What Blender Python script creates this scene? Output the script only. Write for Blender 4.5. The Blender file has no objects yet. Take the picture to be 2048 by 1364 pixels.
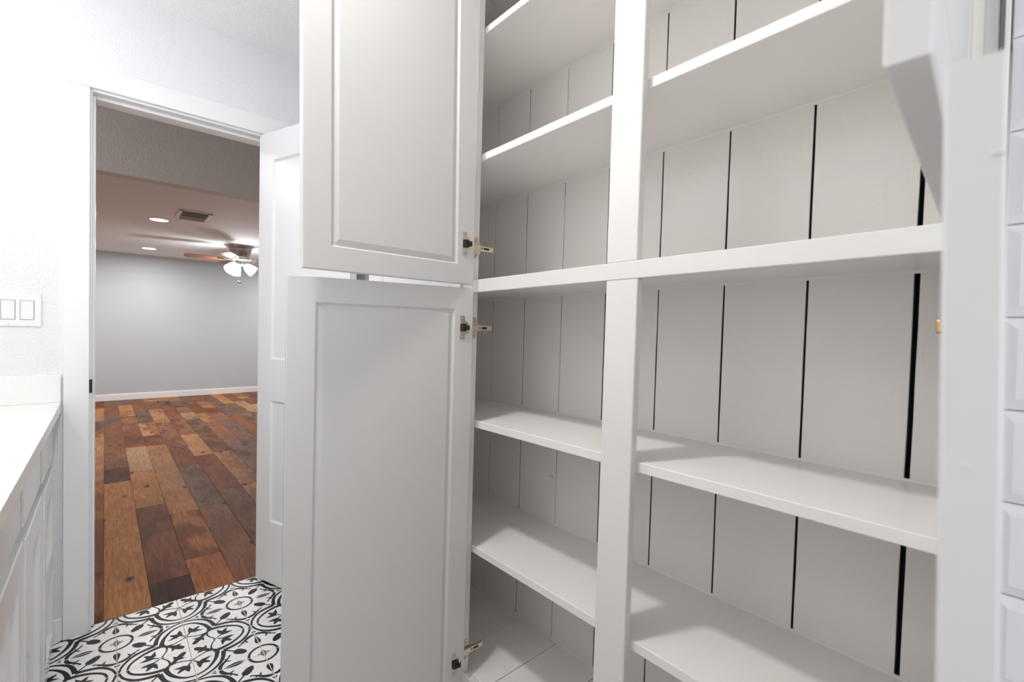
import bpy, bmesh, math, random
from mathutils import Vector, Matrix, Euler

random.seed(7)
S = bpy.context.scene
C = S.collection
PI = math.pi

# ------------------------------------------------------------------ camera, world, lights, exposure
EYE = 1.17
yaw, pit, rol = math.radians(41.49), math.radians(-0.9946), math.radians(1.1214)
fw = Vector((math.sin(yaw) * math.cos(pit), math.cos(yaw) * math.cos(pit), math.sin(pit)))
rt = Vector((math.cos(yaw), -math.sin(yaw), 0))
up = rt.cross(fw)
rt, up = math.cos(rol) * rt + math.sin(rol) * up, -math.sin(rol) * rt + math.cos(rol) * up
cd = bpy.data.cameras.new('camera')
cam = bpy.data.objects.new('camera', cd)
C.objects.link(cam)
cam.matrix_world = Matrix(((rt.x, up.x, -fw.x, 0), (rt.y, up.y, -fw.y, 0), (rt.z, up.z, -fw.z, EYE), (0, 0, 0, 1)))
cd.sensor_width = 36
cd.lens = 921.7 / 2048 * 36
cd.clip_start = 0.02
cd.dof.use_dof = True
cd.dof.focus_distance = 1.6
cd.dof.aperture_fstop = 5.0
S.camera = cam

S.view_settings.view_transform = 'Standard'
S.view_settings.look = 'None'
S.view_settings.gamma = 1
S.view_settings.exposure = 0.22
S.view_settings.use_curve_mapping = False
S.cycles.max_bounces = 16
S.cycles.diffuse_bounces = 12
S.cycles.use_denoising = True
w = bpy.data.worlds.new('world')
S.world = w
w.use_nodes = True
w.node_tree.nodes['Background'].inputs[0].default_value = (0.8, 0.85, 1, 1)
w.node_tree.nodes['Background'].inputs[1].default_value = 0.05


def lamp(name, kind, loc, energy, size=0.1, color=(1, 1, 1), rot=(0, 0, 0), **kw):
    d = bpy.data.lights.new(name, kind)
    d.energy = energy
    d.color = color
    if kind == 'AREA':
        d.shape = kw.get('shape', 'DISK')
        d.size = size
        if 'size_y' in kw:
            d.size_y = kw['size_y']
        if 'spread' in kw:
            d.spread = kw['spread']
    else:
        d.shadow_soft_size = size
    if kind == 'SPOT':
        d.spot_size = kw.get('spot', 2.2)
        d.spot_blend = 0.6
    o = bpy.data.objects.new(name, d)
    C.objects.link(o)
    o.location = loc
    o.rotation_euler = rot
    return o


LAMP = Vector((0.06, 0.79, 2.434))          # flush ceiling lamp of the small room
VAN = Vector((-0.62, 1.58, 2.13))           # vanity lamp over the counter
lamp('lamp_ceiling', 'AREA', LAMP - Vector((0, 0, 0.042)), 11.0, 0.12, (1.0, 0.965, 0.925))
lamp('lamp_back_fill', 'AREA', (0.0, -1.69, 1.40), 14.5, 1.05, (0.96, 0.98, 1.0), (-PI / 2, 0, PI), shape='RECTANGLE', size_y=1.2)  # added soft fill from behind the camera, source unseen
lamp('lamp_hall_fill', 'POINT', (-1.6, 3.6, 2.55), 17, 0.1, (1.0, 0.96, 0.9))  # added unseen lamp, brightens the soffit and hall
for k, dy in enumerate((-0.42, 0, 0.42)):
    lamp('lamp_vanity', 'POINT', VAN + Vector((0.05, dy, -0.07)), (2.3, 2.4, 3.5)[k], 0.06, (0.97, 0.985, 1.0))
for x, y, e in ((0.43, 6.17, 17), (0.48, 8.55, 15), (2.6, 6.17, 16), (2.6, 8.55, 16), (-1.2, 6.17, 16), (-1.2, 8.55, 20)):  # last four are unseen, added to light the living room
    lamp('lamp_recessed', 'AREA', (x, y, 2.27), e, 0.13, (1.0, 0.97, 0.94))
lamp('lamp_fan', 'POINT', (1.394, 7.301, 1.90), 30, 0.08, (0.93, 0.96, 1.0))

# ------------------------------------------------------------------ materials


class NT:
    def __init__(self, name):
        self.m = bpy.data.materials.new(name)
        self.m.use_nodes = True
        self.t = self.m.node_tree
        self.b = self.t.nodes['Principled BSDF']

    def n(self, kind, **kw):
        x = self.t.nodes.new('ShaderNode' + kind)
        for k, v in kw.items():
            if k in x.inputs:
                x.inputs[k].default_value = v
            else:
                setattr(x, k, v)
        return x

    def l(self, a, b):
        self.t.links.new(a, b)

    def coord(self, scale=(1, 1, 1), out='Object'):
        tc = self.n('TexCoord')
        mp = self.n('Mapping')
        mp.inputs['Scale'].default_value = scale
        self.l(tc.outputs[out], mp.inputs['Vector'])
        return mp.outputs[0]

    def geo(self, scale=(1, 1, 1)):
        g = self.n('NewGeometry')
        mp = self.n('Mapping')
        mp.inputs['Scale'].default_value = scale
        self.l(g.outputs['Position'], mp.inputs['Vector'])
        return mp.outputs[0]

    def noise(self, vec, scale, detail=3, rough=0.5):
        x = self.n('TexNoise', Scale=scale, Detail=detail, Roughness=rough)
        self.l(vec, x.inputs['Vector'])
        return x.outputs['Fac']

    def ramp(self, fac, stops):
        r = self.n('ValToRGB')
        e = r.color_ramp.elements
        while len(e) < len(stops):
            e.new(0.5)
        for k, (p, c) in enumerate(stops):
            e[k].position = p
            e[k].color = (*c, 1) if len(c) == 3 else c
        self.l(fac, r.inputs[0])
        return r.outputs[0]

    def mix(self, fac, a, b, mode='MIX'):
        x = self.n('Mix', data_type='RGBA', blend_type=mode)
        for s, v in ((0, fac), (6, a), (7, b)):
            if isinstance(v, (int, float)):
                x.inputs[s].default_value = v
            elif isinstance(v, tuple):
                x.inputs[s].default_value = (*v, 1)
            else:
                self.l(v, x.inputs[s])
        return x.outputs[2]

    def bump(self, h, strength, dist):
        b = self.n('Bump', Strength=strength, Distance=dist)
        self.l(h, b.inputs['Height'])
        self.l(b.outputs[0], self.b.inputs['Normal'])

    def set(self, col=None, rough=None, metal=None, **kw):
        if col is not None:
            if isinstance(col, tuple):
                self.b.inputs['Base Color'].default_value = (*col, 1)
            else:
                self.l(col, self.b.inputs['Base Color'])
        if rough is not None:
            self.b.inputs['Roughness'].default_value = rough
        if metal is not None:
            self.b.inputs['Metallic'].default_value = metal
        for k, v in kw.items():
            self.b.inputs[k].default_value = v
        return self.m


def painted(name, col, rough, gscale=(60, 60, 6), strength=0.25, dist=0.0006):
    n = NT(name)
    v = n.geo(gscale)
    f = n.noise(v, 3.0, 4, 0.6)
    g = n.noise(n.geo(), 55, 2)
    a = n.n('Math', operation='ADD')
    n.l(f, a.inputs[0])
    n.l(g, a.inputs[1])
    n.bump(a.outputs[0], strength, dist)
    return n.set(col, rough)


def peel(name, col, rough=0.55, scale=170, strength=0.55, dist=0.0016):
    n = NT(name)
    v = n.geo((1, 1, 1))
    f = n.noise(v, scale, 2, 0.5)
    r = n.ramp(f, ((0.35, (0, 0, 0)), (0.68, (1, 1, 1))))
    n.bump(r, strength, dist)
    return n.set(col, rough)


M = {}
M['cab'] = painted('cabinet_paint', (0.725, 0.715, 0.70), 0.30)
M['board'] = painted('board_paint', (0.785, 0.765, 0.73), 0.25, (75, 75, 5), 0.8, 0.0010)
n = NT('board_specks')          # a few nail holes and chips showing through the paint
n.m = M['board']
n.t = n.m.node_tree
n.b = n.t.nodes['Principled BSDF']
v = n.n('TexVoronoi', Scale=1.0)
n.l(n.geo((9, 9, 4.5)), v.inputs['Vector'])
hole = n.ramp(v.outputs['Distance'], ((0.020, (1, 1, 1)), (0.032, (0, 0, 0))))
some = n.ramp(n.noise(n.geo((1, 1, 1)), 5, 1), ((0.50, (0, 0, 0)), (0.55, (1, 1, 1))))
n.set(n.mix(n.mix(1.0, hole, some, 'MULTIPLY'), (0.785, 0.765, 0.73), (0.22, 0.19, 0.17)))
M['shelf'] = painted('shelf_paint', (0.80, 0.78, 0.765), 0.36, (70, 6, 70), 0.35, 0.0008)
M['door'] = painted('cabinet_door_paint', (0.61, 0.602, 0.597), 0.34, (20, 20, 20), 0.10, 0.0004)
M['gapside'] = NT('shaded_board_edge').set((0.10, 0.10, 0.095), 0.9)  # dark colour puts the shade of the joints on the board sides
M['void'] = NT('gap_shade').set((0.012, 0.012, 0.011), 1.0)  # black sheet colour, stands in for the shade behind the boards
M['wall'] = peel('wall_paint', (0.80, 0.81, 0.83))
M['walll'] = peel('living_wall_paint', (0.52, 0.555, 0.595), 0.6)
M['ceil'] = peel('ceiling_paint', (0.88, 0.885, 0.885), 0.8, 110, 0.6, 0.002)
M['ceill'] = peel('living_ceiling_paint', (0.86, 0.87, 0.88), 0.8, 90, 0.7, 0.002)
M['soffit'] = peel('soffit_paint', (0.72, 0.72, 0.70), 0.8, 60, 0.8, 0.003)
M['trim'] = painted('trim_paint', (0.84, 0.84, 0.845), 0.33, (30, 30, 4), 0.12, 0.0004)
M['leaf'] = painted('interior_door_paint', (0.82, 0.82, 0.84), 0.30, (30, 30, 4), 0.12, 0.0004)
M['van'] = painted('vanity_paint', (0.76, 0.755, 0.75), 0.16, (40, 40, 5), 0.25, 0.0005)
n = NT('quartz')
M['quartz'] = n.set(n.ramp(n.noise(n.geo(), 300, 2), ((0.4, (0.83, 0.82, 0.80)), (0.6, (0.88, 0.875, 0.86)))), 0.25)
M['plastic'] = NT('switch_plastic').set((0.82, 0.82, 0.83), 0.3)
M['groove'] = NT('switch_gap').set((0.25, 0.25, 0.27), 0.6)
M['nickel'] = NT('nickel_plate').set((0.72, 0.62, 0.50), 0.24, 1.0)
M['steel'] = NT('brushed_nickel').set((0.48, 0.46, 0.43), 0.33, 1.0)
M['brass'] = NT('brass').set((0.60, 0.36, 0.14), 0.3, 1.0)
M['black'] = NT('black_plastic').set((0.012, 0.012, 0.012), 0.45)
n = NT('tile_white')
M['tilew'] = n.set(n.ramp(n.noise(n.geo(), 14, 3), ((0.3, (0.86, 0.845, 0.83)), (0.7, (0.91, 0.90, 0.89)))), 0.32)
n = NT('tile_black')
M['tileb'] = n.set(n.ramp(n.noise(n.geo(), 120, 3, 0.7), ((0.3, (0.012, 0.012, 0.014)), (0.75, (0.03, 0.03, 0.034)))), 0.5, **{'Specular IOR Level': 0.2})
M['grout'] = NT('grout').set((0.58, 0.52, 0.46), 0.9)
M['groutw'] = NT('white_grout').set((0.70, 0.70, 0.70), 0.8)
M['gloss'] = NT('gloss_tile').set((0.80, 0.81, 0.84), 0.10)
M['glass'] = NT('fill_window_glass').set((0.9, 0.95, 1.0), 0.02, **{'Transmission Weight': 1.0})
M['caulk'] = NT('caulk').set((0.775, 0.755, 0.72), 0.45)
n = NT('dark_vent')
M['vent'] = n.set((0.55, 0.52, 0.50), 0.5)
M['ventd'] = NT('vent_shadow').set((0.03, 0.025, 0.02), 0.9)


def glow(name, col, st):
    n = NT(name)
    return n.set((0.9, 0.9, 0.9), 0.4, **{'Emission Color': (*col, 1), 'Emission Strength': st})


M['glow'] = glow('lamp_diffuser', (1, 0.97, 0.93), 5)
M['shade'] = glow('glass_shade', (0.95, 0.98, 1), 6)

# wood planks: object colour carries the tone of the plank
n = NT('plank_wood')
oi = n.n('ObjectInfo')
tc = n.n('TexCoord')
off = n.n('VectorMath', operation='SCALE')
off.inputs['Scale'].default_value = 37.0
cb = n.n('CombineXYZ')
n.l(oi.outputs['Random'], cb.inputs[0])
n.l(oi.outputs['Random'], cb.inputs[1])
n.l(cb.outputs[0], off.inputs[0])
ad = n.n('VectorMath', operation='ADD')
n.l(tc.outputs['Object'], ad.inputs[0])
n.l(off.outputs[0], ad.inputs[1])


def mp(scale):
    x = n.n('Mapping')
    x.inputs['Scale'].default_value = scale
    n.l(ad.outputs[0], x.inputs['Vector'])
    return x.outputs[0]


blot = n.noise(mp((4.5, 1.5, 1)), 1.6, 3, 0.6)
blotr = n.ramp(blot, ((0.42, (0, 0, 0)), (0.56, (1, 1, 1))))
warp = n.n('TexNoise', Scale=2.2, Detail=2)
n.l(mp((3, 1.0, 1)), warp.inputs['Vector'])
gv = n.n('VectorMath', operation='MULTIPLY_ADD')
n.l(warp.outputs['Color'], gv.inputs[0])
gv.inputs[1].default_value = (0.06, 0.02, 0)
n.l(mp((1, 0.07, 1)), gv.inputs[2])
grain = n.noise(gv.outputs[0], 95, 6, 0.7)
grainr = n.ramp(grain, ((0.3, (0.52, 0.50, 0.48)), (0.62, (1.18, 1.18, 1.18))))
dark = n.mix(1.0, oi.outputs['Color'], (0.47, 0.40, 0.36), 'MULTIPLY')
sepr = n.n('Math', operation='MULTIPLY')
n.l(blotr, sepr.inputs[0])
n.l(oi.outputs['Alpha'], sepr.inputs[1])
base = n.mix(sepr.outputs[0], oi.outputs['Color'], dark)
base = n.mix(1.0, base, grainr, 'MULTIPLY')
vor = n.n('TexVoronoi', Scale=1.0)
n.l(mp((6.5, 4.2, 1)), vor.inputs['Vector'])
kn = n.ramp(vor.outputs['Distance'], ((0.07, (1, 1, 1)), (0.16, (0, 0, 0))))
base = n.mix(kn, base, (0.02, 0.010, 0.006))
n.bump(grain, 0.12, 0.001)
M['wood'] = n.set(base, 0.52, **{'Specular IOR Level': 0.07})
M['underlay'] = NT('floor_underlay').set((0.27, 0.15, 0.08), 0.8)
n = NT('blade_wood')
M['blade'] = n.set(n.ramp(n.noise(n.geo((30, 4, 30)), 3, 3), ((0.3, (0.17, 0.06, 0.025)), (0.7, (0.27, 0.10, 0.04)))), 0.4)


# ------------------------------------------------------------------ mesh helpers
class MB:
    def __init__(self):
        self.bm = bmesh.new()

    def faces(self, vs, fs, mat=0):
        v = [self.bm.verts.new(p) for p in vs]
        out = []
        for f in fs:
            try:
                x = self.bm.faces.new([v[i] for i in f])
                x.material_index = mat
                out.append(x)
            except ValueError:
                pass
        return v, out

    def box(self, a, b, mat=0, bev=0.0, seg=1, side=None):
        x0, y0, z0 = (min(a[i], b[i]) for i in range(3))
        x1, y1, z1 = (max(a[i], b[i]) for i in range(3))
        vs = [(x, y, z) for x in (x0, x1) for y in (y0, y1) for z in (z0, z1)]
        fs = [(0, 1, 3, 2), (4, 6, 7, 5), (0, 4, 5, 1), (2, 3, 7, 6), (0, 2, 6, 4), (1, 5, 7, 3)]
        v, f = self.faces(vs, fs, mat)
        if side is not None:      # faces looking along y take another material
            f[2].material_index = side
            f[3].material_index = side
        if bev:
            es = list({e for x in f for e in x.edges})
            bmesh.ops.bevel(self.bm, geom=es, offset=bev, segments=seg, affect='EDGES', profile=0.5)
        return self

    def lathe(self, prof, c=(0, 0, 0), n=28, mat=0, tilt=None):
        rings = []
        for r, z in prof:
            ring = []
            for k in range(n):
                a = 2 * PI * k / n
                p = Vector((r * math.cos(a), r * math.sin(a), z))
                if tilt is not None:
                    p = tilt @ p
                ring.append(self.bm.verts.new(p + Vector(c)))
            rings.append(ring)
        for i in range(len(rings) - 1):
            for k in range(n):
                try:
                    f = self.bm.faces.new((rings[i][k], rings[i][(k + 1) % n], rings[i + 1][(k + 1) % n], rings[i + 1][k]))
                    f.material_index = mat
                    f.smooth = True
                except ValueError:
                    pass
        for ring in (rings[0], rings[-1]):
            f = self.bm.faces.new(ring)
            f.material_index = mat
        return self

    def tube(self, pts, r, n=8, mat=0):
        pts = [Vector(p) for p in pts]
        rings = []
        for i, p in enumerate(pts):
            d = (pts[min(i + 1, len(pts) - 1)] - pts[max(i - 1, 0)]).normalized()
            a = d.orthogonal().normalized()
            b = d.cross(a)
            rings.append([self.bm.verts.new(p + r * (math.cos(2 * PI * k / n) * a + math.sin(2 * PI * k / n) * b)) for k in range(n)])
        for i in range(len(rings) - 1):
            for k in range(n):
                f = self.bm.faces.new((rings[i][k], rings[i][(k + 1) % n], rings[i + 1][(k + 1) % n], rings[i + 1][k]))
                f.smooth = True
                f.material_index = mat
        for ring in (rings[0], rings[-1]):
            self.bm.faces.new(ring).material_index = mat
        return self

    def map(self, fn):
        for v in self.bm.verts:
            v.co = fn(v.co)
        return self

    def build(self, name, mats, parent=None, loc=None):
        bmesh.ops.recalc_face_normals(self.bm, faces=self.bm.faces)
        me = bpy.data.meshes.new(name)
        self.bm.to_mesh(me)
        self.bm.free()
        for m in (mats if isinstance(mats, (list, tuple)) else [mats]):
            me.materials.append(M[m])
        return link(name, me, parent, loc)


def link(name, me, parent=None, loc=None):
    o = bpy.data.objects.new(name, me)
    C.objects.link(o)
    if parent is not None:
        o.parent = parent
    if loc is not None:
        o.location = loc
    return o


def empty(name, loc=(0, 0, 0), rz=0.0, parent=None):
    o = bpy.data.objects.new(name, None)
    C.objects.link(o)
    o.location = loc
    o.rotation_euler = (0, 0, rz)
    o.empty_display_size = 0.05
    if parent is not None:
        o.parent = parent
    return o


def tag(o, label=None, cat=None, group=None, kind=None):
    if label:
        o['label'] = label
    if cat:
        o['category'] = cat
    if group:
        o['group'] = group
    if kind:
        o['kind'] = kind
    return o


def struct(name, mb, mat, parent=None, label=None):
    o = mb.build(name, mat, parent)
    if parent is None:
        tag(o, label, kind='structure')
    return o


def box(a, b, **kw):
    return MB().box(a, b, **kw)


# ------------------------------------------------------------------ setting: small room
WY = 2.36          # face of the wall with the doorway
WYB = 2.47         # its other face
CZ = 2.434
XL = -0.755
XR = 0.775
JL, JR = -0.040, 0.575      # rough sides of the jamb
HZ = 2.058

mb = MB()
mb.box((XL - 0.1, WY, 0), (JL, WYB, CZ))
mb.box((JR, WY, 0), (3.9, WYB, 2.77))
mb.box((JL, WY, HZ), (JR, WYB, CZ))
mb.box((-3.2, WY + 0.02, 0), (XL - 0.1, WYB, 2.77))
mb.box((XL - 0.1, WY + 0.02, CZ), (JR, WYB, 2.77))
struct('wall_front', mb, 'wall')
struct('wall_left', box((XL - 0.1, -1.7, 0), (XL, WY, CZ)), 'wall')
mb = MB()
mb.box((XL - 0.1, -1.8, 0), (-0.55, -1.7, CZ)).box((0.55, -1.8, 0), (1.2, -1.7, CZ))
mb.box((-0.55, -1.8, 0), (0.55, -1.7, 0.83)).box((-0.55, -1.8, 2.08), (0.55, -1.7, CZ))
struct('wall_back', mb, 'wall')
wn = empty('fill_window_1', (0, -1.74, 1.45))  # window added out of view to go with the fill light
tag(wn, 'unseen window added for fill light behind the viewer', kind='structure')
b = MB().box((-0.55, -0.03, -0.62), (-0.50, 0.03, 0.63)).box((0.50, -0.03, -0.62), (0.55, 0.03, 0.63))
b.box((-0.50, -0.03, -0.62), (0.50, 0.03, -0.57)).box((-0.50, -0.03, 0.58), (0.50, 0.03, 0.63))
b.build('fill_window_frame', 'trim', wn)
MB().box((-0.50, -0.004, -0.57), (0.50, 0.0, 0.58)).build('fill_pane', 'glass', wn)
mb = box((XR, 1.082, 0), (XR + 0.012, 1.70, CZ))
mb.box((XR + 0.012, 1.66, 0), (0.855, 1.70, CZ)).box((0.855, 1.66, 0), (0.90, WY, CZ))
struct('wall_right', mb, 'wall')
struct('ceiling', box((XL - 0.1, -1.8, CZ), (1.2, WY, CZ + 0.1)), 'ceil')

# patterned floor tiles ------------------------------------------------------
P = 0.1985
Q0 = Vector((0.2345, 2.0055))


def tile_mesh():
    b = MB()
    g = 0.0011
    t = 0.006
    b.box((g, g, -0.004), (P - g, P - g, t), bev=0.0006)
    lay = [0]

    def poly(pts, mirror=True):
        for mir in ((0, 1) if mirror else (0,)):
            q = [((v, u) if mir else (u, v)) for u, v in pts]
            q = [(min(max(u, 0.008), 0.992), min(max(v, 0.008), 0.992)) for u, v in q]
            lay[0] += 1
            z = t + 0.00012 + 0.0000015 * lay[0]
            vs = [b.bm.verts.new((u * P, v * P, z)) for u, v in q]
            f = b.bm.faces.new(vs)
            f.normal_update()
            if f.normal.z < 0:
                f.normal_flip()
            f.material_index = 1

    def smooth(pts, k=5):
        out = []
        n_ = len(pts)
        for i in range(n_ - 1):
            p0, p1, p2, p3 = pts[max(i - 1, 0)], pts[i], pts[i + 1], pts[min(i + 2, n_ - 1)]
            for j in range(k):
                s = j / k
                out.append(tuple(0.5 * ((2 * p1[d]) + (-p0[d] + p2[d]) * s + (2 * p0[d] - 5 * p1[d] + 4 * p2[d] - p3[d]) * s * s + (-p0[d] + 3 * p1[d] - 3 * p2[d] + p3[d]) * s ** 3) for d in range(len(p1))))
        out.append(pts[-1])
        return out

    def stroke(pts, mirror=True):          # (u, v, width)
        s = smooth(pts)
        lft, rgt = [], []
        for i, p in enumerate(s):
            a, c = s[max(i - 1, 0)], s[min(i + 1, len(s) - 1)]
            d = Vector((c[0] - a[0], c[1] - a[1])).normalized()
            nn = Vector((-d.y, d.x)) * p[2] * 0.62
            lft.append((p[0] + nn.x, p[1] + nn.y))
            rgt.append((p[0] - nn.x, p[1] - nn.y))
        for i in range(len(s) - 1):
            poly([lft[i], lft[i + 1], rgt[i + 1], rgt[i]], mirror)

    stroke([(0.0, 0.985, 0.028), (0.15, 0.945, 0.032), (0.27, 0.875, 0.038), (0.37, 0.775, 0.046), (0.43, 0.64, 0.054), (0.465, 0.465, 0.062)])
    stroke([(0.0, 0.872, 0.028), (0.12, 0.84, 0.032), (0.22, 0.76, 0.038), (0.315, 0.62, 0.048), (0.365, 0.47, 0.058), (0.375, 0.37, 0.064)])
    stroke([(0.0, 0.415, 0.016), (0.11, 0.345, 0.018), (0.21, 0.31, 0.022), (0.30, 0.315, 0.030), (0.35, 0.35, 0.036)])
    poly([(0.34, 0.36), (0.25, 0.315), (0.19, 0.25), (0.08, 0.255), (0.125, 0.205), (0.08, 0.15), (0.055, 0.105), (0.07, 0.06), (0.105, 0.055), (0.15, 0.085), (0.20, 0.135), (0.25, 0.085), (0.245, 0.20), (0.30, 0.265), (0.35, 0.315)], False)
    poly([(0.01, 0.445), (0.05, 0.51), (0.045, 0.60), (0.075, 0.71), (0.105, 0.66), (0.13, 0.605), (0.18, 0.625), (0.235, 0.645), (0.23, 0.60), (0.185, 0.545), (0.285, 0.47), (0.20, 0.475), (0.13, 0.475), (0.09, 0.515), (0.06, 0.475), (0.02, 0.425)])
    poly([(0.005, 0.40), (0.04, 0.385), (0.012, 0.37)])
    poly([(0.31, 0.40), (0.36, 0.385), (0.41, 0.41), (0.40, 0.36), (0.42, 0.31), (0.385, 0.36), (0.36, 0.31), (0.33, 0.35)], False)
    poly([(0.455, 0.475), (0.475, 0.455), (0.615, 0.595), (0.595, 0.615)], False)
    poly([(0.60, 0.60), (0.655, 0.58), (0.70, 0.60), (0.735, 0.635), (0.775, 0.69), (0.785, 0.745), (0.775, 0.775), (0.745, 0.785), (0.69, 0.775), (0.635, 0.735), (0.60, 0.70), (0.58, 0.655)], False)
    stroke([(0.335, 0.992, 0.03), (0.335, 0.94, 0.05), (0.37, 0.87, 0.048), (0.44, 0.80, 0.034), (0.49, 0.745, 0.022), (0.53, 0.68, 0.026)])
    poly([(0.42, 0.815), (0.485, 0.815), (0.52, 0.86), (0.455, 0.842)])
    poly([(0.43, 0.785), (0.435, 0.73), (0.465, 0.77)])
    poly([(0.38, 0.992), (0.46, 0.962), (0.55, 0.945), (0.62, 0.952), (0.70, 0.992)], False)
    poly([(0.992, 0.34), (0.985, 0.42), (0.962, 0.50), (0.948, 0.56), (0.952, 0.61), (0.97, 0.64), (0.992, 0.645)], False)
    ring = 0.232
    for i in range(16):
        a0, a1 = PI + PI / 2 * i / 16, PI + PI / 2 * (i + 1) / 16
        r0, r1 = ring - 0.021, ring + 0.021
        poly([(1 + r0 * math.cos(a0), 1 + r0 * math.sin(a0)), (1 + r1 * math.cos(a0), 1 + r1 * math.sin(a0)), (1 + r1 * math.cos(a1), 1 + r1 * math.sin(a1)), (1 + r0 * math.cos(a1), 1 + r0 * math.sin(a1))], False)
    poly([(0.90, 0.99), (0.91, 0.978), (0.955, 0.978), (0.955, 0.955), (0.978, 0.955), (0.978, 0.91), (0.99, 0.90), (0.99, 0.99)], False)
    poly([(0.20, 0.99), (0.265, 0.99), (0.262, 0.955)])
    bmesh.ops.triangulate(b.bm, faces=[f for f in b.bm.faces if f.material_index == 1 and len(f.verts) > 4])
    me = bpy.data.meshes.new('tile')
    b.bm.to_mesh(me)
    b.bm.free()
    me.materials.append(M['tilew'])
    me.materials.append(M['tileb'])
    return me


TM = tile_mesh()
fl = struct('floor', box((XL, -1.7, -0.06), (XR + 0.3, 2.396, -0.0015)), 'grout')
for i in range(-6, 3):
    for j in range(-9, 2):
        o = link('tile', TM, fl)
        x, y = Q0.x + P * i, Q0.y + P * j
        fx, fy = i % 2, j % 2
        o.location = (x + (P if fx else 0), y + (P if fy else 0), -0.006)
        o.scale = (-1 if fx else 1, -1 if fy else 1, 1)      # the print turns about so that like corners meet

# tiled wall beside the pantry -------------------------------------------------
tw = struct('wall_tiled', box((0.772, -1.7, 0), (0.90, 0.025, CZ)), 'groutw')
TH, TL = 0.1047, 0.305
b = MB()
g = 0.001
d = 0.012
vs = [(0, g, g), (0, TL - g, g), (0, TL - g, TH - g), (0, g, TH - g)]
vs += [(-0.005, y, z) for _, y, z in vs]
vs += [(-0.012, g + d, g + d), (-0.012, TL - g - d, g + d), (-0.012, TL - g - d, TH - g - d), (-0.012, g + d, TH - g - d)]
fs = [(8, 9, 10, 11)]
for k in range(4):
    q = (k + 1) % 4
    fs += [(k, q, 4 + q, 4 + k), (4 + k, 4 + q, 8 + q, 8 + k)]
b.faces(vs, fs)
bmesh.ops.recalc_face_normals(b.bm, faces=b.bm.faces)
WT = bpy.data.meshes.new('wall_tile')
b.bm.to_mesh(WT)
b.bm.free()
WT.materials.append(M['gloss'])
Z0 = 0.8845 - 8 * TH
for r in range(23):
    z = Z0 + r * TH
    if z + TH > CZ:
        break
    for c in range(4):
        o = link('wall_tile', WT, tw, (0.7722, 0.0246 - TL * (c + 1), z))

# ------------------------------------------------------------------ setting: living room beyond
SOF = 4.549
LZ = 2.30
BY = 9.44
struct('ceiling.001', box((-3.2, WYB, 2.76), (3.9, SOF + 0.02, 2.86)), 'soffit')
struct('wall_soffit', box((-3.2, SOF, LZ), (3.9, SOF + 0.12, 2.76)), 'soffit')
struct('ceiling.002', box((-3.2, SOF + 0.12, LZ), (3.9, BY + 0.1, LZ + 0.1)), 'ceill')
struct('wall_far', box((-3.2, BY, 0), (3.9, BY + 0.1, LZ)), 'walll')
struct('wall_side', box((-3.3, WYB, 0), (-3.2, BY + 0.1, 2.86)), 'walll')
struct('wall_side.001', box((3.9, WYB, 0), (4.0, BY + 0.1, 2.86)), 'walll')
mb = MB()
mb.box((-3.2, BY - 0.014, 0), (3.9, BY, 0.088), bev=0.002)
mb.box((-3.2, BY - 0.010, 0.085), (3.9, BY, 0.1), bev=0.002)
struct('baseboard_far', mb, 'trim')

wf = struct('wood_floor', box((-3.2, 2.396, -0.08), (3.9, BY, -0.004)), 'underlay')
PM = {}


def plank(x, y0, y1, wd, tone, alpha):
    L = round(y1 - y0, 3)
    key = (round(wd, 3), L)
    if key not in PM:
        b = MB()
        b.box((0.0006, 0.0006, -0.003), (wd - 0.0006, L - 0.0006, 0.0), bev=0.0009)
        bmesh.ops.recalc_face_normals(b.bm, faces=b.bm.faces)
        me = bpy.data.meshes.new('plank')
        b.bm.to_mesh(me)
        b.bm.free()
        me.materials.append(M['wood'])
        PM[key] = me
    o = link('plank', PM[key], wf, (x, y0, 0))
    o.color = (*tone, alpha)
    return o


T = {'gold': (0.409, 0.176, 0.060), 'tan': (0.377, 0.180, 0.083), 'red': (0.195, 0.064, 0.028), 'brown': (0.221, 0.093, 0.047),
     'dark': (0.094, 0.038, 0.019), 'orange': (0.358, 0.126, 0.042), 'grey': (0.182, 0.103, 0.070), 'pale': (0.397, 0.234, 0.134)}
known = {0: [(2.396, 3.33, 'gold', .25), (3.33, 4.497, 'gold', .2), (4.497, 4.93, 'dark', .8), (4.93, 6.0, 'brown', .5)],
         1: [(2.396, 2.613, 'dark', 1), (2.613, 3.771, 'red', .7), (3.771, 4.75, 'gold', .3), (4.75, 5.7, 'pale', .2)],
         2: [(2.396, 2.784, 'orange', .3), (2.784, 3.524, 'orange', 1), (3.524, 4.023, 'gold', .3), (4.023, 5.127, 'tan', .3)],
         3: [(2.396, 3.56, 'brown', .4), (3.56, 4.7, 'grey', .6), (4.7, 5.4, 'red', .4)],
         -1: [(2.396, 2.9, 'red', .9), (2.9, 3.7, 'red', .4), (3.7, 4.6, 'orange', .7), (4.6, 5.2, 'tan', .4)]}
rnd = random.Random(11)
PW = 0.1527
keys = ['gold', 'tan', 'red', 'brown', 'brown', 'grey', 'grey', 'tan', 'grey', 'brown', 'pale']
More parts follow.
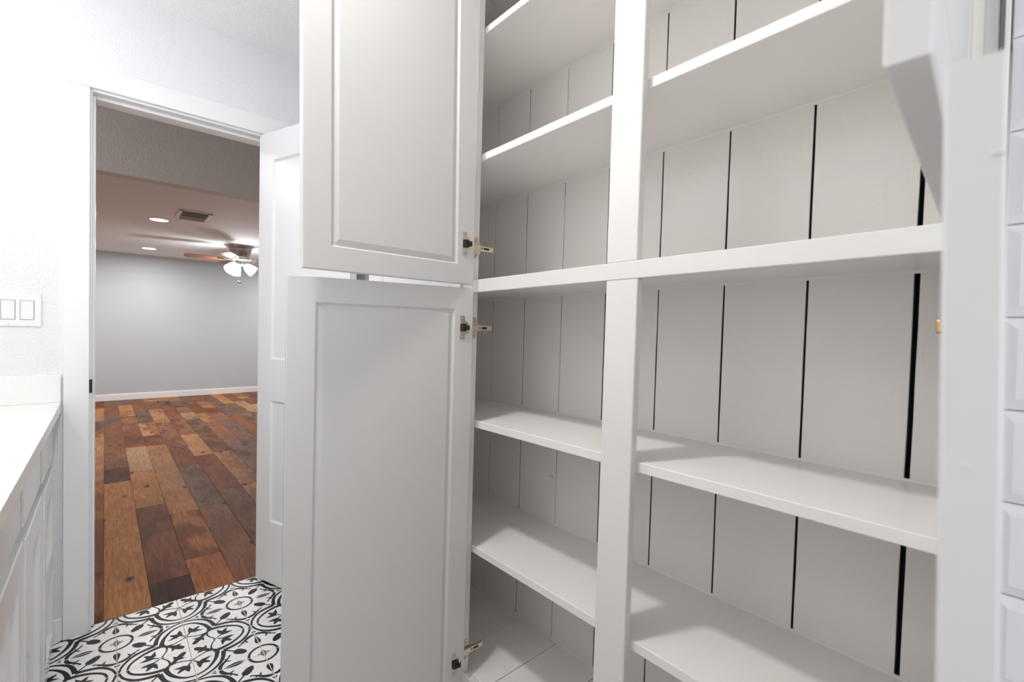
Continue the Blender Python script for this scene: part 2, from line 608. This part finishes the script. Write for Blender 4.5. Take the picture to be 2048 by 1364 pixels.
for s in range(-5, 17):
    y = 2.396
    x = s * PW
    for y0, y1, t, a in known.get(s, []):
        plank(x, y0, y1, PW, T[t], a)
        y = y1
    if s not in known:
        y1 = y + rnd.choice((0.35, 0.6, 0.9))
        plank(x, y, y1, PW, T[rnd.choice(keys)], rnd.uniform(.2, .9))
        y = y1
    while y < BY - 0.02:
        y1 = y + rnd.choice((0.55, 0.7, 0.85, 1.05, 1.15))
        if y1 > BY - 0.3:
            y1 = BY - 0.01
        t = list(T[rnd.choice(keys if y < 7 else keys + ['grey', 'grey', 'brown', 'pale'])])
        k = rnd.uniform(0.85, 1.15)
        plank(x, y, y1, PW, tuple(v * k for v in t), rnd.uniform(.2, .9))
        y = y1

# ------------------------------------------------------------------ doorway trim and the interior door
tr = empty('trim_1', (JL, WY, 0))
tag(tr, 'white painted casing and jamb around the open doorway', kind='structure')


def tpart(name, a, b_, mat='trim', bev=0.0015):
    o = box(a, b_, bev=bev).build(name, mat, tr)
    o.matrix_parent_inverse = Matrix.Translation(-tr.location)
    return o


tpart('casing', (-0.113, WY - 0.016, 0), (-0.043, WY + 0.001, 2.054))
tpart('casing', (0.580, WY - 0.016, 0), (0.652, WY + 0.001, 2.054))
tpart('head_casing', (-0.116, WY - 0.017, 2.0545), (0.655, WY + 0.001, 2.135))
tpart('jamb', (JL - 0.002, WY, 0), (JL + 0.004, WYB, HZ))
tpart('jamb', (JR - 0.004, WY, 0), (JR + 0.002, WYB, HZ))
tpart('head_jamb', (JL + 0.004, WY, HZ - 0.012), (JR - 0.004, WYB, HZ))
tpart('door_stop', (JL + 0.004, WY + 0.038, 0), (JL + 0.013, WYB - 0.002, HZ - 0.012), bev=0.002)
tpart('door_stop', (JR - 0.013, WY + 0.038, 0), (JR - 0.004, WYB - 0.002, HZ - 0.012), bev=0.002)
tpart('head_stop', (JL + 0.013, WY + 0.038, HZ - 0.024), (JR - 0.013, WYB - 0.002, HZ - 0.012), bev=0.002)
o = MB().box((JL + 0.004, WY + 0.001, 0.912), (JL + 0.0055, WY + 0.034, 0.963), bev=0.0005).box((JL - 0.0028, WY - 0.0022, 0.912), (JL + 0.0055, WY + 0.0012, 0.963), bev=0.0005).build('strike_plate', 'black', tr)
o.matrix_parent_inverse = Matrix.Translation(-tr.location)
tag(o, 'black metal strike plate')


def panel_face(b, u0, v0, u1, v1, rects, y, sgn, prof, mat=0):
    """A flat face in the plane y (local u = x, v = z) with sunk panels: rects, prof = [(inset, depth)...]."""
    us = sorted({u0, u1} | {r[i] for r in rects for i in (0, 2)})
    vs_ = sorted({v0, v1} | {r[i] for r in rects for i in (1, 3)})
    P3 = lambda u, v, dd: (u, y - sgn * dd, v)
    for i in range(len(us) - 1):
        for j in range(len(vs_) - 1):
            cu, cv = (us[i] + us[i + 1]) / 2, (vs_[j] + vs_[j + 1]) / 2
            if any(r[0] < cu < r[2] and r[1] < cv < r[3] for r in rects):
                continue
            b.faces([P3(us[i], vs_[j], 0), P3(us[i + 1], vs_[j], 0), P3(us[i + 1], vs_[j + 1], 0), P3(us[i], vs_[j + 1], 0)], [(0, 1, 2, 3)], mat)
    for r in rects:
        last = None
        for ins, dep in [(0, 0)] + prof:
            ring = [P3(r[0] + ins, r[1] + ins, dep), P3(r[2] - ins, r[1] + ins, dep), P3(r[2] - ins, r[3] - ins, dep), P3(r[0] + ins, r[3] - ins, dep)]
            if last:
                for k in range(4):
                    b.faces([last[k], last[(k + 1) % 4], ring[(k + 1) % 4], ring[k]], [(0, 1, 2, 3)], mat)
            last = ring
        b.faces(last, [(0, 1, 2, 3)], mat)


def slab(u1, v0, v1, t, rects, prof, chamf=0.0012, back=True):
    """A door lying along +x from the origin, faces at y=0 and y=t."""
    b = MB()
    c = chamf
    panel_face(b, c, v0 + c, u1 - c, v1 - c, rects, 0, -1, prof)
    panel_face(b, c, v0 + c, u1 - c, v1 - c, rects if back else [], t, 1, prof)
    A = [(c, v0 + c), (u1 - c, v0 + c), (u1 - c, v1 - c), (c, v1 - c)]
    B = [(0, v0), (u1, v0), (u1, v1), (0, v1)]
    L = [[(u, 0, v) for u, v in A], [(u, c, v) for u, v in B], [(u, t - c, v) for u, v in B], [(u, t, v) for u, v in A]]
    for i in range(3):
        for k in range(4):
            q = (k + 1) % 4
            b.faces([L[i][k], L[i][q], L[i + 1][q], L[i + 1][k]], [(0, 1, 2, 3)])
    bmesh.ops.remove_doubles(b.bm, verts=b.bm.verts, dist=1e-6)
    return b


# interior door: local x runs from the hinge to the free edge, y=0 face is the one in view
dr = empty('door_1', (0.530, 2.370, 0), math.atan2(-0.943, 0.332))
tag(dr, 'white two panel interior door standing open at the doorway', kind='structure')
slab(0.60, 0.012, 2.052, 0.035, [(0.098, 0.292, 0.502, 0.843), (0.098, 1.03, 0.502, 1.925)],
     [(0.009, 0.008), (0.012, 0.008)]).build('door_leaf', 'leaf', dr)
for hz in (0.25, 1.05, 1.85):
    MB().box((-0.003, 0.004, hz - 0.045), (0.0, 0.034, hz + 0.045)).tube([(-0.006, 0.036, hz - 0.047), (-0.006, 0.036, hz + 0.047)], 0.006).build('hinge', 'black', dr)

# ------------------------------------------------------------------ pantry cabinet
F = 0.76                     # front of the face frame
FB = 0.779                   # back of it, front of the shelves
BX = 1.06                    # face of the back boards
YR, YL = 0.034, 1.076        # outer edges of the frame
OR0, OR1 = 0.047, 0.4985     # right opening
OL0, OL1 = 0.5765, 1.029     # left opening
LEAN = 0.0135


def lean(co):
    return Vector((co.x, co.y - LEAN * (co.z - EYE), co.z))


cab = empty('pantry_cabinet', (F, 0.55, 0))
tag(cab, 'tall built-in white pantry cabinet standing open with bare shelves and plank back', 'cabinet')


def cpart(name, b, mat, parent=None, label=None):
    o = b.build(name, mat, parent or cab)
    if parent is None:
        o.matrix_parent_inverse = Matrix.Translation(-cab.location)
    if label:
        o['label'] = label
    return o


RZ0, RZ1 = 1.279, 1.3135      # middle rail
FLZ = 0.206
TOPZ = 2.33
cpart('stile', box((F, 0.035, 0.0), (FB, OR0, CZ - 0.002), bev=0.001), 'cab')
cpart('filler_strip', box((FB - 0.004, 0.0275, 0.0), (FB + 0.004, 0.0348, CZ - 0.002)), 'cab')
cpart('stile', box((F, 0.5035, FLZ), (FB, 0.5765, RZ0), bev=0.0015).map(lean), 'cab')
cpart('stile', box((F, 0.5065, RZ1), (FB, 0.5775, TOPZ), bev=0.0015).map(lean), 'cab')
cpart('stile', box((F, OL1, 0.0), (FB, YL, CZ - 0.002), bev=0.001).map(lean), 'cab')
cpart('rail', box((F - 0.0008, OR0 + 0.001, RZ0), (FB - 0.001, OL1 - 0.003, RZ1), bev=0.0015), 'cab')
cpart('rail', box((F + 0.0007, OR0, 0.0), (FB - 0.0005, OL1 + 0.02, FLZ), bev=0.001), 'cab')
cpart('rail', box((F + 0.0007, OR0, TOPZ), (FB - 0.0005, OL1 - 0.005, CZ - 0.002), bev=0.001), 'cab')
IY0, IY1 = 0.058, 1.42        # inside of the carcass
for z0, z1 in ((1.989, 2.007), (1.643, 1.663), (1.2935, 1.3125), (0.9025, 0.923), (0.549, 0.569)):
    cpart('shelf', box((FB + 0.001, IY0 + 0.001, z0), (BX - 0.0005, IY1 - 0.001, z1), bev=0.0016, seg=2), 'shelf')
# back boards with open joints, painted face, sides coloured dark as joint shade
gaps = [(0.138, 0.0075), (0.3055, 0.0042), (0.4725, 0.0034), (0.639, 0.0032), (0.806, 0.0030), (0.9725, 0.0012), (1.140, 0.0022), (1.307, 0.0012)]
edges = [(IY0 - 0.02, 0)] + gaps + [(IY1 + 0.02, 0)]
jr = random.Random(3)
for k in range(len(edges) - 1):
    y0 = edges[k][0] + edges[k][1] / 2
    y1 = edges[k + 1][0] - edges[k + 1][1] / 2
    b = MB()
    nz = 26
    prof = []
    for i in range(nz + 1):
        z = 0.19 + (2.36 - 0.19) * i / nz
        prof.append((z, y0 + jr.uniform(-1, 1) * 0.0004, y1 + jr.uniform(-1, 1) * 0.0004))
    r = 0.0012
    x0 = BX + jr.uniform(-0.0006, 0.0006)
    x1 = BX + 0.019
    rows = [[b.bm.verts.new(p) for p in ((x1, a, z), (x0 + r, a, z), (x0, a + r, z), (x0, c - r, z), (x0 + r, c, z), (x1, c, z))] for z, a, c in prof]
    for i in range(nz):
        for q, mt in ((0, 1), (1, 0), (2, 0), (3, 0), (4, 1)):
            f = b.bm.faces.new((rows[i][q], rows[i][q + 1], rows[i + 1][q + 1], rows[i + 1][q]))
            f.material_index = mt
    b.map(lean)
    cpart('back_board', b, ['board', 'gapside'])
cpart('shade_panel', box((BX + 0.0195, IY0 - 0.05, 0.15), (BX + 0.03, IY1 + 0.05, 2.40)), 'void', label='black sheet standing in for shade behind the back boards')
cpart('side_panel', box((FB + 0.004, IY0 - 0.018, 0.1), (BX + 0.01, IY0, 2.36)), 'cab')
cpart('side_panel', box((FB + 0.012, IY1, 0.1), (BX + 0.01, IY1 + 0.018, 2.36)), 'cab')
for zt in (FLZ, TOPZ):
    ys = [IY0, 0.131, 0.296, 0.463, 0.629, 0.794, 0.960, 1.124, 1.289, IY1]
    for k in range(len(ys) - 1):
        s = 0.019 if zt == TOPZ else -0.019
        cpart('floor_board' if s < 0 else 'top_board', box((FB + 0.001, ys[k] + 0.0012, zt), (BX - 0.0005, ys[k + 1] - 0.0012, zt + s), bev=0.0012), 'shelf')
# paint-filled corner beads along the shelves
for z, sg in ((1.989, -1), (1.643, -1), (1.2935, -1), (TOPZ, -1), (2.007, 1), (1.663, 1), (1.3125, 1), (0.923, 1), (0.569, 1), (FLZ, 1)):
    b = MB()
    y0, y1 = IY0 + 0.002, IY1 - 0.002
    h = 0.006 if sg < 0 else 0.004
    b.faces([(BX - 0.0022, y0, z), (BX - 0.0010, y0, z + sg * h), (BX + 0.003, y0, z + sg * h), (BX + 0.003, y0, z),
             (BX - 0.0022, y1, z), (BX - 0.0010, y1, z + sg * h), (BX + 0.003, y1, z + sg * h), (BX + 0.003, y1, z)],
            [(0, 1, 5, 4), (1, 2, 6, 5), (2, 3, 7, 6), (3, 0, 4, 7), (0, 3, 2, 1), (4, 5, 6, 7)])
    cpart('caulk_bead', b, 'caulk')

CPROF = [(0.004, 0.0045), (0.0065, 0.006), (0.0085, 0.0055), (0.0175, 0.0012)]


def cabinet_door(hx, hy, ang, width, z0, z1, thick_side, zpan, hinges, leanx=0.0, leany=LEAN, thick=0.0195):
    """Door from the hinge (hx, hy) in world direction ang; thick_side = +1 puts the thickness on the left of that direction."""
    b = slab(width, z0, z1, thick, [(0.053, zpan[0], width - 0.058, zpan[1])], CPROF, 0.0015)
    if thick_side < 0:
        b.map(lambda c: Vector((c.x, -c.y, c.z)))
    zr = z0 if z0 > 1 else z1
    o = b.build('cabinet_door', 'door', cab)
    R = Matrix.Rotation(ang, 4, 'Z')
    o.matrix_parent_inverse = Matrix.Translation(-cab.location)
    sh = Matrix(((1, 0, leanx, -leanx * zr), (0, 1, -leany, leany * zr), (0, 0, 1, 0), (0, 0, 0, 1)))
    me = o.data
    W = sh @ Matrix.Translation((hx, hy, 0)) @ R
    # geometry is laid out in world axes about the hinge so that the lean stays a plain lean
    me.transform(W)
    me.transform(Matrix.Translation((-hx, -hy, 0)))
    o.location = (hx, hy, 0)
    return o


def euro_hinge(door, hx, hy, z, ang, s_in, side, px, py, pdir, arm=0.062, zr=1.2965, leanx=0.0):
    """Cup plate on the door face, dark knuckle, arm and mounting plate on the frame edge (all in world axes)."""
    d = Vector((math.cos(ang), math.sin(ang), 0))
    nrm = Vector((d.y, -d.x, 0)) * side          # out of the face that carries the cup
    base = Vector((hx + leanx * (z - zr), hy - LEAN * (z - zr), z)) + d * s_in
    inv = Matrix.Translation(-Vector((hx, hy, 0)))

    def fin(b, name, mat):
        b.map(lambda c: inv @ c)
        return b.build(name, mat, door)

    def place(b, o, ex, ey, ez):
        return b.map(lambda c: o + ex * c.x + ey * c.y + ez * c.z)
    Zv = Vector((0, 0, 1))
    # cup plate with rounded tongue
    b = MB()
    outline = [(0.006, -0.031), (0.006, 0.031), (-0.007, 0.031), (-0.007, 0.020)]
    for k in range(9):
        a = PI / 2 + 0.25 + (PI - 0.5) * k / 8
        outline.append((-0.004 + 0.0185 * math.cos(a) * 0.95, 0.0185 * math.sin(a)))
    outline += [(-0.007, -0.020), (-0.007, -0.031)]
    t = 0.0014
    m = len(outline)
    vs = [(u, 0, v) for u, v in outline] + [(u, t, v) for u, v in outline]
    fs = [tuple(range(m)), tuple(range(2 * m - 1, m - 1, -1))] + [(k, (k + 1) % m, m + (k + 1) % m, m + k) for k in range(m)]
    b.faces(vs, fs)
    place(b, base, d, nrm, Zv)
    for sz in (-0.0245, 0.0245):
        q = MB().lathe([(0.0035, 0), (0.0035, 0.0008), (0.0022, 0.0014)], n=10)
        q.map(lambda c: base + d * (c.x - 0.0005) + Zv * (c.y + sz) + nrm * (t + c.z))
        fin(q, 'screw', 'steel')
    fin(b, 'cup_plate', 'nickel')
    b = MB().box((-0.011, t, -0.0105), (0.004, 0.0075, 0.0105), bev=0.002).box((-0.017, 0.004, -0.0065), (-0.009, 0.0125, 0.0065), bev=0.0015)
    place(b, base, d, nrm, Zv)
    fin(b, 'knuckle', 'black')
    # mounting plate and arm on the frame edge: px, py front end on that edge, running into the cabinet (+X); pdir out of the edge
    Xv = Vector((1, 0, 0))
    o0 = Vector((px, py, z))
    b = MB()
    for sz in (-1, 1):
        b.box((0.0, 0.0, sz * 0.012), (0.014, 0.0022, sz * 0.030), bev=0.0008)
    b.box((0.0, 0.0, -0.014), (0.022, 0.0022, 0.014), bev=0.0008)
    place(b, o0, Xv, pdir, Zv)
    fin(b, 'mounting_plate', 'nickel')
    for sz in (-0.021, 0.021):
        q = MB().lathe([(0.0045, 0), (0.0045, 0.0012), (0.003, 0.002)], n=12)
        q.map(lambda c: o0 + Xv * (c.x + 0.006) + Zv * (c.y + sz) + pdir * (0.0022 + c.z))
        fin(q, 'screw', 'steel')
    b = MB()
    b.faces([(-0.006, 0.002, -0.010), (-0.006, 0.010, -0.008), (arm, 0.0095, -0.0065), (arm, 0.0035, -0.0075),
             (-0.006, 0.002, 0.010), (-0.006, 0.010, 0.008), (arm, 0.0095, 0.0065), (arm, 0.0035, 0.0075)],
            [(0, 1, 2, 3), (4, 7, 6, 5), (0, 4, 5, 1), (1, 5, 6, 2), (2, 6, 7, 3), (3, 7, 4, 0)])
    es = list(b.bm.edges)
    bmesh.ops.bevel(b.bm, geom=es, offset=0.0012, segments=2, affect='EDGES', profile=0.5)
    place(b, o0, Xv, pdir, Zv)
    fin(b, 'hinge_arm', 'nickel')
    b = MB().box((0.028, 0.0092, -0.0032), (0.046, 0.0101, 0.0032), bev=0.0004)
    b.lathe([(0.0022, 0), (0.0022, 0.001)], n=10, tilt=Matrix.Rotation(-PI / 2, 3, 'X'), c=(0.022, 0.0093, 0))
    place(b, o0, Xv, pdir, Zv)
    fin(b, 'adjusting_slot', 'black')
    b = MB()
    link0 = o0 + Xv * (-0.005) + pdir * 0.006
    link1 = base - d * 0.013 + nrm * 0.008
    for sz in (-0.004, 0.004):
        b.tube([link0 + Zv * sz, (link0 + link1) / 2 + Zv * sz, link1 + Zv * sz], 0.0028, 6)
    fin(b, 'hinge_link', 'steel')


Yn = Vector((0, -1, 0))
ZU0, ZU1 = 1.2965, 2.40
ZL0, ZL1 = 0.165, 1.287
# the four doors
a = PI
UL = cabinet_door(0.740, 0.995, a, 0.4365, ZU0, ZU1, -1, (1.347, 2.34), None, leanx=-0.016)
tag(UL, 'upper door beside the doorway, swung out square to the frame')
euro_hinge(UL, 0.740, 0.995, 1.402, a, 0.032, -1, F, OL1 - 0.003, Yn, leanx=-0.016)
euro_hinge(UL, 0.740, 0.995, 2.28, a, 0.032, -1, F, OL1 - 0.014, Yn, leanx=-0.016)
a = math.radians(170.9)
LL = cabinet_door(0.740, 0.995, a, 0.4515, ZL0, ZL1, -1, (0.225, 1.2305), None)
tag(LL, 'lower door beside the doorway, swung out past square')
euro_hinge(LL, 0.740, 0.995, 1.182, a, 0.032, -1, F, OL1, Yn, zr=1.287)
euro_hinge(LL, 0.740, 0.995, 0.272, a, 0.032, -1, F, OL1 + 0.012, Yn, zr=1.287)
a = PI + math.radians(2.6)
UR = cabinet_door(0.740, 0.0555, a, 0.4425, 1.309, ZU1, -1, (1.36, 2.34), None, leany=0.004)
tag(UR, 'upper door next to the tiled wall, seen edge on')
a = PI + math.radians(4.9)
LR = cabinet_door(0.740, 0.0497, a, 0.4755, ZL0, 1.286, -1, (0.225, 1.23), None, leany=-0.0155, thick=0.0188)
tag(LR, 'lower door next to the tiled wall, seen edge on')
b = MB().box((0.7555, 0.0600, 1.179), (0.80, 0.0792, 1.197), bev=0.003, seg=2)
b.map(lambda c: c - Vector((0.740, 0.0497, 0)))
tag(b.build('hinge_arm', 'brass', LR), 'brass coloured hinge arm end')

for y, z, q in ((0.0175, 1.119, 0.0045), (0.0115, 1.2455, 0.003)):
    b = MB().lathe([(1.0, 0.0), (0.9, 0.45), (0.55, 0.85), (0.1, 1.0)], n=12, tilt=Matrix.Rotation(-PI / 2, 3, 'Y'))
    b.map(lambda c: Vector((0.2665 + c.x * 0.0014 - 0.740, y + c.y * q - 0.0497, z + c.z * q * 0.35)))
    tag(b.build('paint_drip', 'door', LR), 'small raised drip of paint on the door edge')

# trims beside the pantry
struct('trim_2', box((F - 0.008, 0.0258, 0), (F + 0.012, 0.0300, CZ), bev=0.0006), 'trim', label='thin white edge strip between pantry frame and tiled wall')
struct('trim_3', box((XR - 0.022, 1.078, 0), (XR, 1.108, CZ), bev=0.002), 'trim', label='narrow white upright batten beside the pantry frame')
struct('trim_4', box((XR - 0.014, 1.60, 0), (XR, 1.70, 2.1), bev=0.002), 'trim', label='white upright board on the wall behind the open doors')

# ------------------------------------------------------------------ vanity on the other side
VX = -0.160
van = empty('vanity_cabinet', (VX, 1.2, 0))
tag(van, 'long white glossy vanity cabinet with shaker doors under the pale counter', 'cabinet')


def vpart(name, b, mat='van', parent=None):
    o = b.build(name, mat, parent or van)
    if parent is None:
        o.matrix_parent_inverse = Matrix.Translation(-van.location)
    return o


VY0, VY1 = -0.5, WY - 0.001
vpart('carcass', box((XL + 0.001, VY0, 0.0), (VX - 0.002, VY1, 0.849)))
vpart('face_frame', box((VX - 0.002, VY0, 0.012), (VX, VY1, 0.849)))
SP = [(f0, f1) for f0, f1 in ((1.985, 2.335), (1.585, 1.978), (1.19, 1.578), (0.79, 1.183), (0.39, 0.783), (-0.01, 0.383))]
VPROF = [(0.0015, 0.012), (0.004, 0.0122)]


def vfront(y0, y1, z0, z1, rects, name, proud=0.018):
    b = slab(y1 - y0, z0, z1, proud, rects, VPROF, 0.0024, back=False)
    # slab x -> world y, slab y=0 face -> world +x
    b.map(lambda c: Vector((VX + proud - c.y, y0 + c.x, c.z)))
    return vpart(name, b)


for k, (y0, y1) in enumerate(SP):
    pd = (0.0245, 0.0205, 0.0165, 0.013, 0.013, 0.013)[k]
    pr = pd - 0.004
    vfront(y0, y1, 0.682, 0.838, [], 'drawer_front', pr)
    wv = y1 - y0
    if k == 0:
        rects = [(0.065, 0.072, wv - 0.06, 0.315), (0.065, 0.375, wv - 0.06, 0.585)]
    else:
        rects = [(0.075, 0.085, wv - 0.075, 0.575)]
    vfront(y0, y1, 0.016, 0.653, rects, 'vanity_door', pd)

ct = box((XL + 0.001, VY0 - 0.02, 0.85), (-0.118, WY - 0.0005, 0.885), bev=0.002).build('countertop', 'quartz')
tag(ct, 'pale quartz countertop along the vanity, ending at the doorway wall', 'countertop')
bs = box((XL + 0.001, WY - 0.02, 0.8851), (-0.1185, WY, 0.986), bev=0.0015).build('backsplash', 'quartz', ct)
mb = box((VX + 0.002, WY - 0.012, 0), (-0.114, WY, 0.084), bev=0.002)
struct('baseboard_front', mb, 'trim')

# light switch
sw = empty('light_switch', (-0.228, WY, 1.217))
tag(sw, 'white double rocker light switch plate on the textured wall above the counter', 'light switch')
b = MB().box((-0.0585, -0.006, -0.0575), (0.0585, 0.0, 0.0575), bev=0.0025, seg=2)
b.build('cover_plate', 'plastic', sw)
for sx in (-0.023, 0.023):
    b = MB().box((sx - 0.0178, -0.0062, -0.0345), (sx + 0.0178, -0.0058, 0.0345))
    b.build('rocker_gap', 'groove', sw)
    b = MB()
    b.faces([(sx - 0.0165, -0.006, -0.033), (sx + 0.0165, -0.006, -0.033), (sx + 0.0165, -0.006, 0.033), (sx - 0.0165, -0.006, 0.033),
             (sx - 0.0155, -0.0078, -0.032), (sx + 0.0155, -0.0078, -0.032), (sx + 0.0155, -0.0105, 0.032), (sx - 0.0155, -0.0105, 0.032)],
            [(0, 1, 5, 4), (1, 2, 6, 5), (2, 3, 7, 6), (3, 0, 4, 7), (4, 5, 6, 7)])
    b.build('rocker', 'plastic', sw)
    for sz in (-0.048, 0.048):
        b = MB().lathe([(0.0032, 0.0), (0.0032, 0.0012), (0.002, 0.0018)], n=12, tilt=Matrix.Rotation(PI / 2, 3, 'X'), c=(sx, -0.006, sz))
        b.build('screw', 'plastic', sw)

# lamps of the small room (above the frame)
cl = empty('ceiling_light', LAMP)
tag(cl, 'round flush ceiling light over the small room', 'light')
MB().lathe([(0.15, 0), (0.15, -0.02), (0.135, -0.024)]).build('base', 'steel', cl)
MB().lathe([(0.135, -0.024), (0.12, -0.032), (0.06, -0.038), (0.01, -0.04)]).build('diffuser', 'glow', cl)
vl = empty('vanity_light', VAN)
tag(vl, 'wall lamp with three glass shades above the vanity counter', 'light')
MB().box((-0.133, -0.55, -0.03), (-0.11, 0.55, 0.03), bev=0.004).build('back_plate', 'steel', vl)
for dy in (-0.42, 0, 0.42):
    b = MB().tube([(-0.11, dy, 0), (-0.03, dy, 0.02), (0.03, dy, 0.02)], 0.008)
    b.lathe([(0.02, 0.02), (0.03, 0.01), (0.035, 0.0)], c=(0.05, dy, 0.01))
    b.build('arm', 'steel', vl)

# ------------------------------------------------------------------ living room fixtures
for k, (x, y, lb) in enumerate(((0.43, 6.17, 'round recessed ceiling light beside the air vent, the bigger of the two'), (0.48, 8.55, 'small round recessed ceiling light near the far wall'))):
    r = empty('recessed_light', (x, y, LZ))
    tag(r, lb, 'light', 'recessed lights in the living room ceiling')
    MB().lathe([(0.092, 0), (0.092, -0.003), (0.082, -0.008), (0.078, -0.004)]).build('trim_ring', 'trim', r)
    MB().lathe([(0.079, -0.002), (0.079, -0.0065), (0.04, -0.0075)]).build('lens', 'glow', r)

vt = empty('air_vent', (0.675, 5.68, LZ))
tag(vt, 'rectangular metal air vent in the living room ceiling', 'vent')
b = MB()
X2, Y2 = 0.135, 0.20
b.box((-X2, -Y2, -0.008), (-X2 + 0.03, Y2, 0), bev=0.002).box((X2 - 0.03, -Y2, -0.008), (X2, Y2, 0), bev=0.002)
b.box((-X2, -Y2, -0.008), (X2, -Y2 + 0.025, 0), bev=0.002).box((-X2, Y2 - 0.025, -0.008), (X2, Y2, 0), bev=0.002)
b.build('frame', 'trim', vt)
MB().box((-X2 + 0.02, -Y2 + 0.02, -0.0012), (X2 - 0.02, Y2 - 0.02, -0.0004)).build('duct_shade', 'ventd', vt)  # flat dark sheet standing in for the shade inside the vent
for k in range(7):
    y = -0.15 + 0.05 * k
    tilt = 0.9 if k < 4 else -0.9
    b = MB().box((-X2 + 0.03, -0.016, -0.0006), (X2 - 0.03, 0.016, 0.0006))
    b.map(lambda c: Matrix.Rotation(tilt, 4, 'X') @ c + Vector((0, y, -0.012)))
    b.build('louver', 'vent', vt)

fan = empty('ceiling_fan', (1.394, 7.301, LZ))
tag(fan, 'brushed nickel ceiling fan with brown blades and lit glass shades', 'ceiling fan')
MB().lathe([(0.170, 0), (0.173, -0.014), (0.152, -0.019), (0.150, -0.06), (0.135, -0.11), (0.115, -0.14), (0.11, -0.155)]).build('motor_housing', 'steel', fan)
MB().lathe([(0.11, -0.155), (0.125, -0.16), (0.122, -0.19), (0.10, -0.205), (0.05, -0.215)]).build('flywheel', 'steel', fan)
MB().lathe([(0.045, -0.215), (0.055, -0.235), (0.05, -0.265), (0.02, -0.285)]).build('light_kit', 'steel', fan)
for k in range(5):
    ang = math.radians(172 + 72 * k)
    R = Matrix.Rotation(ang, 4, 'Z')
    b = MB()
    w0, w1 = 0.05, 0.066
    pts = [(0.19, -w0), (0.40, -w1), (0.60, -w1), (0.625, -0.045), (0.63, 0), (0.625, 0.045), (0.60, w1), (0.40, w1), (0.19, w0)]
    m = len(pts)
    b.faces([(x, y, 0) for x, y in pts] + [(x, y, 0.006) for x, y in pts], [tuple(range(m)), tuple(range(2 * m - 1, m - 1, -1))] + [(q, (q + 1) % m, m + (q + 1) % m, m + q) for q in range(m)])
    b.map(lambda c: R @ (Matrix.Rotation(0.2, 4, 'X') @ c + Vector((0, 0, -0.195))))
    bl = b.build('blade', 'blade', fan)
    b = MB().box((0.09, -0.018, -0.004), (0.20, 0.018, 0.0), bev=0.002).box((0.18, -0.035, -0.004), (0.25, 0.035, -0.001), bev=0.002)
    b.map(lambda c: R @ (c + Vector((0, 0, -0.198))))
    b.build('blade_bracket', 'steel', bl)
for k in range(3):
    ang = math.radians((-141, -21, 99)[k])
    R3 = Matrix.Rotation(ang, 3, 'Z') @ Matrix.Rotation(math.radians(-52), 3, 'Y')
    o0 = Vector((0.055 * math.cos(ang), 0.055 * math.sin(ang), -0.255))
    MB().lathe([(0.022, 0.02), (0.025, 0.0), (0.02, -0.02)], tilt=R3, c=o0, n=16).build('socket', 'steel', fan)
    MB().lathe([(0.026, -0.015), (0.050, -0.045), (0.066, -0.10), (0.074, -0.155), (0.055, -0.150)], tilt=R3, c=o0, n=20).build('shade', 'shade', fan)
for x, z in ((-0.012, -0.50), (0.012, -0.505)):
    b = MB().tube([(x, 0, -0.28), (x, 0, z + 0.02)], 0.0022, 6)
    b.build('pull_chain', 'steel', fan)
    MB().lathe([(0.003, 0.02), (0.008, 0.012), (0.009, -0.004), (0.004, -0.012)], c=(x, 0, z), n=10).build('pull_knob', 'black', fan)
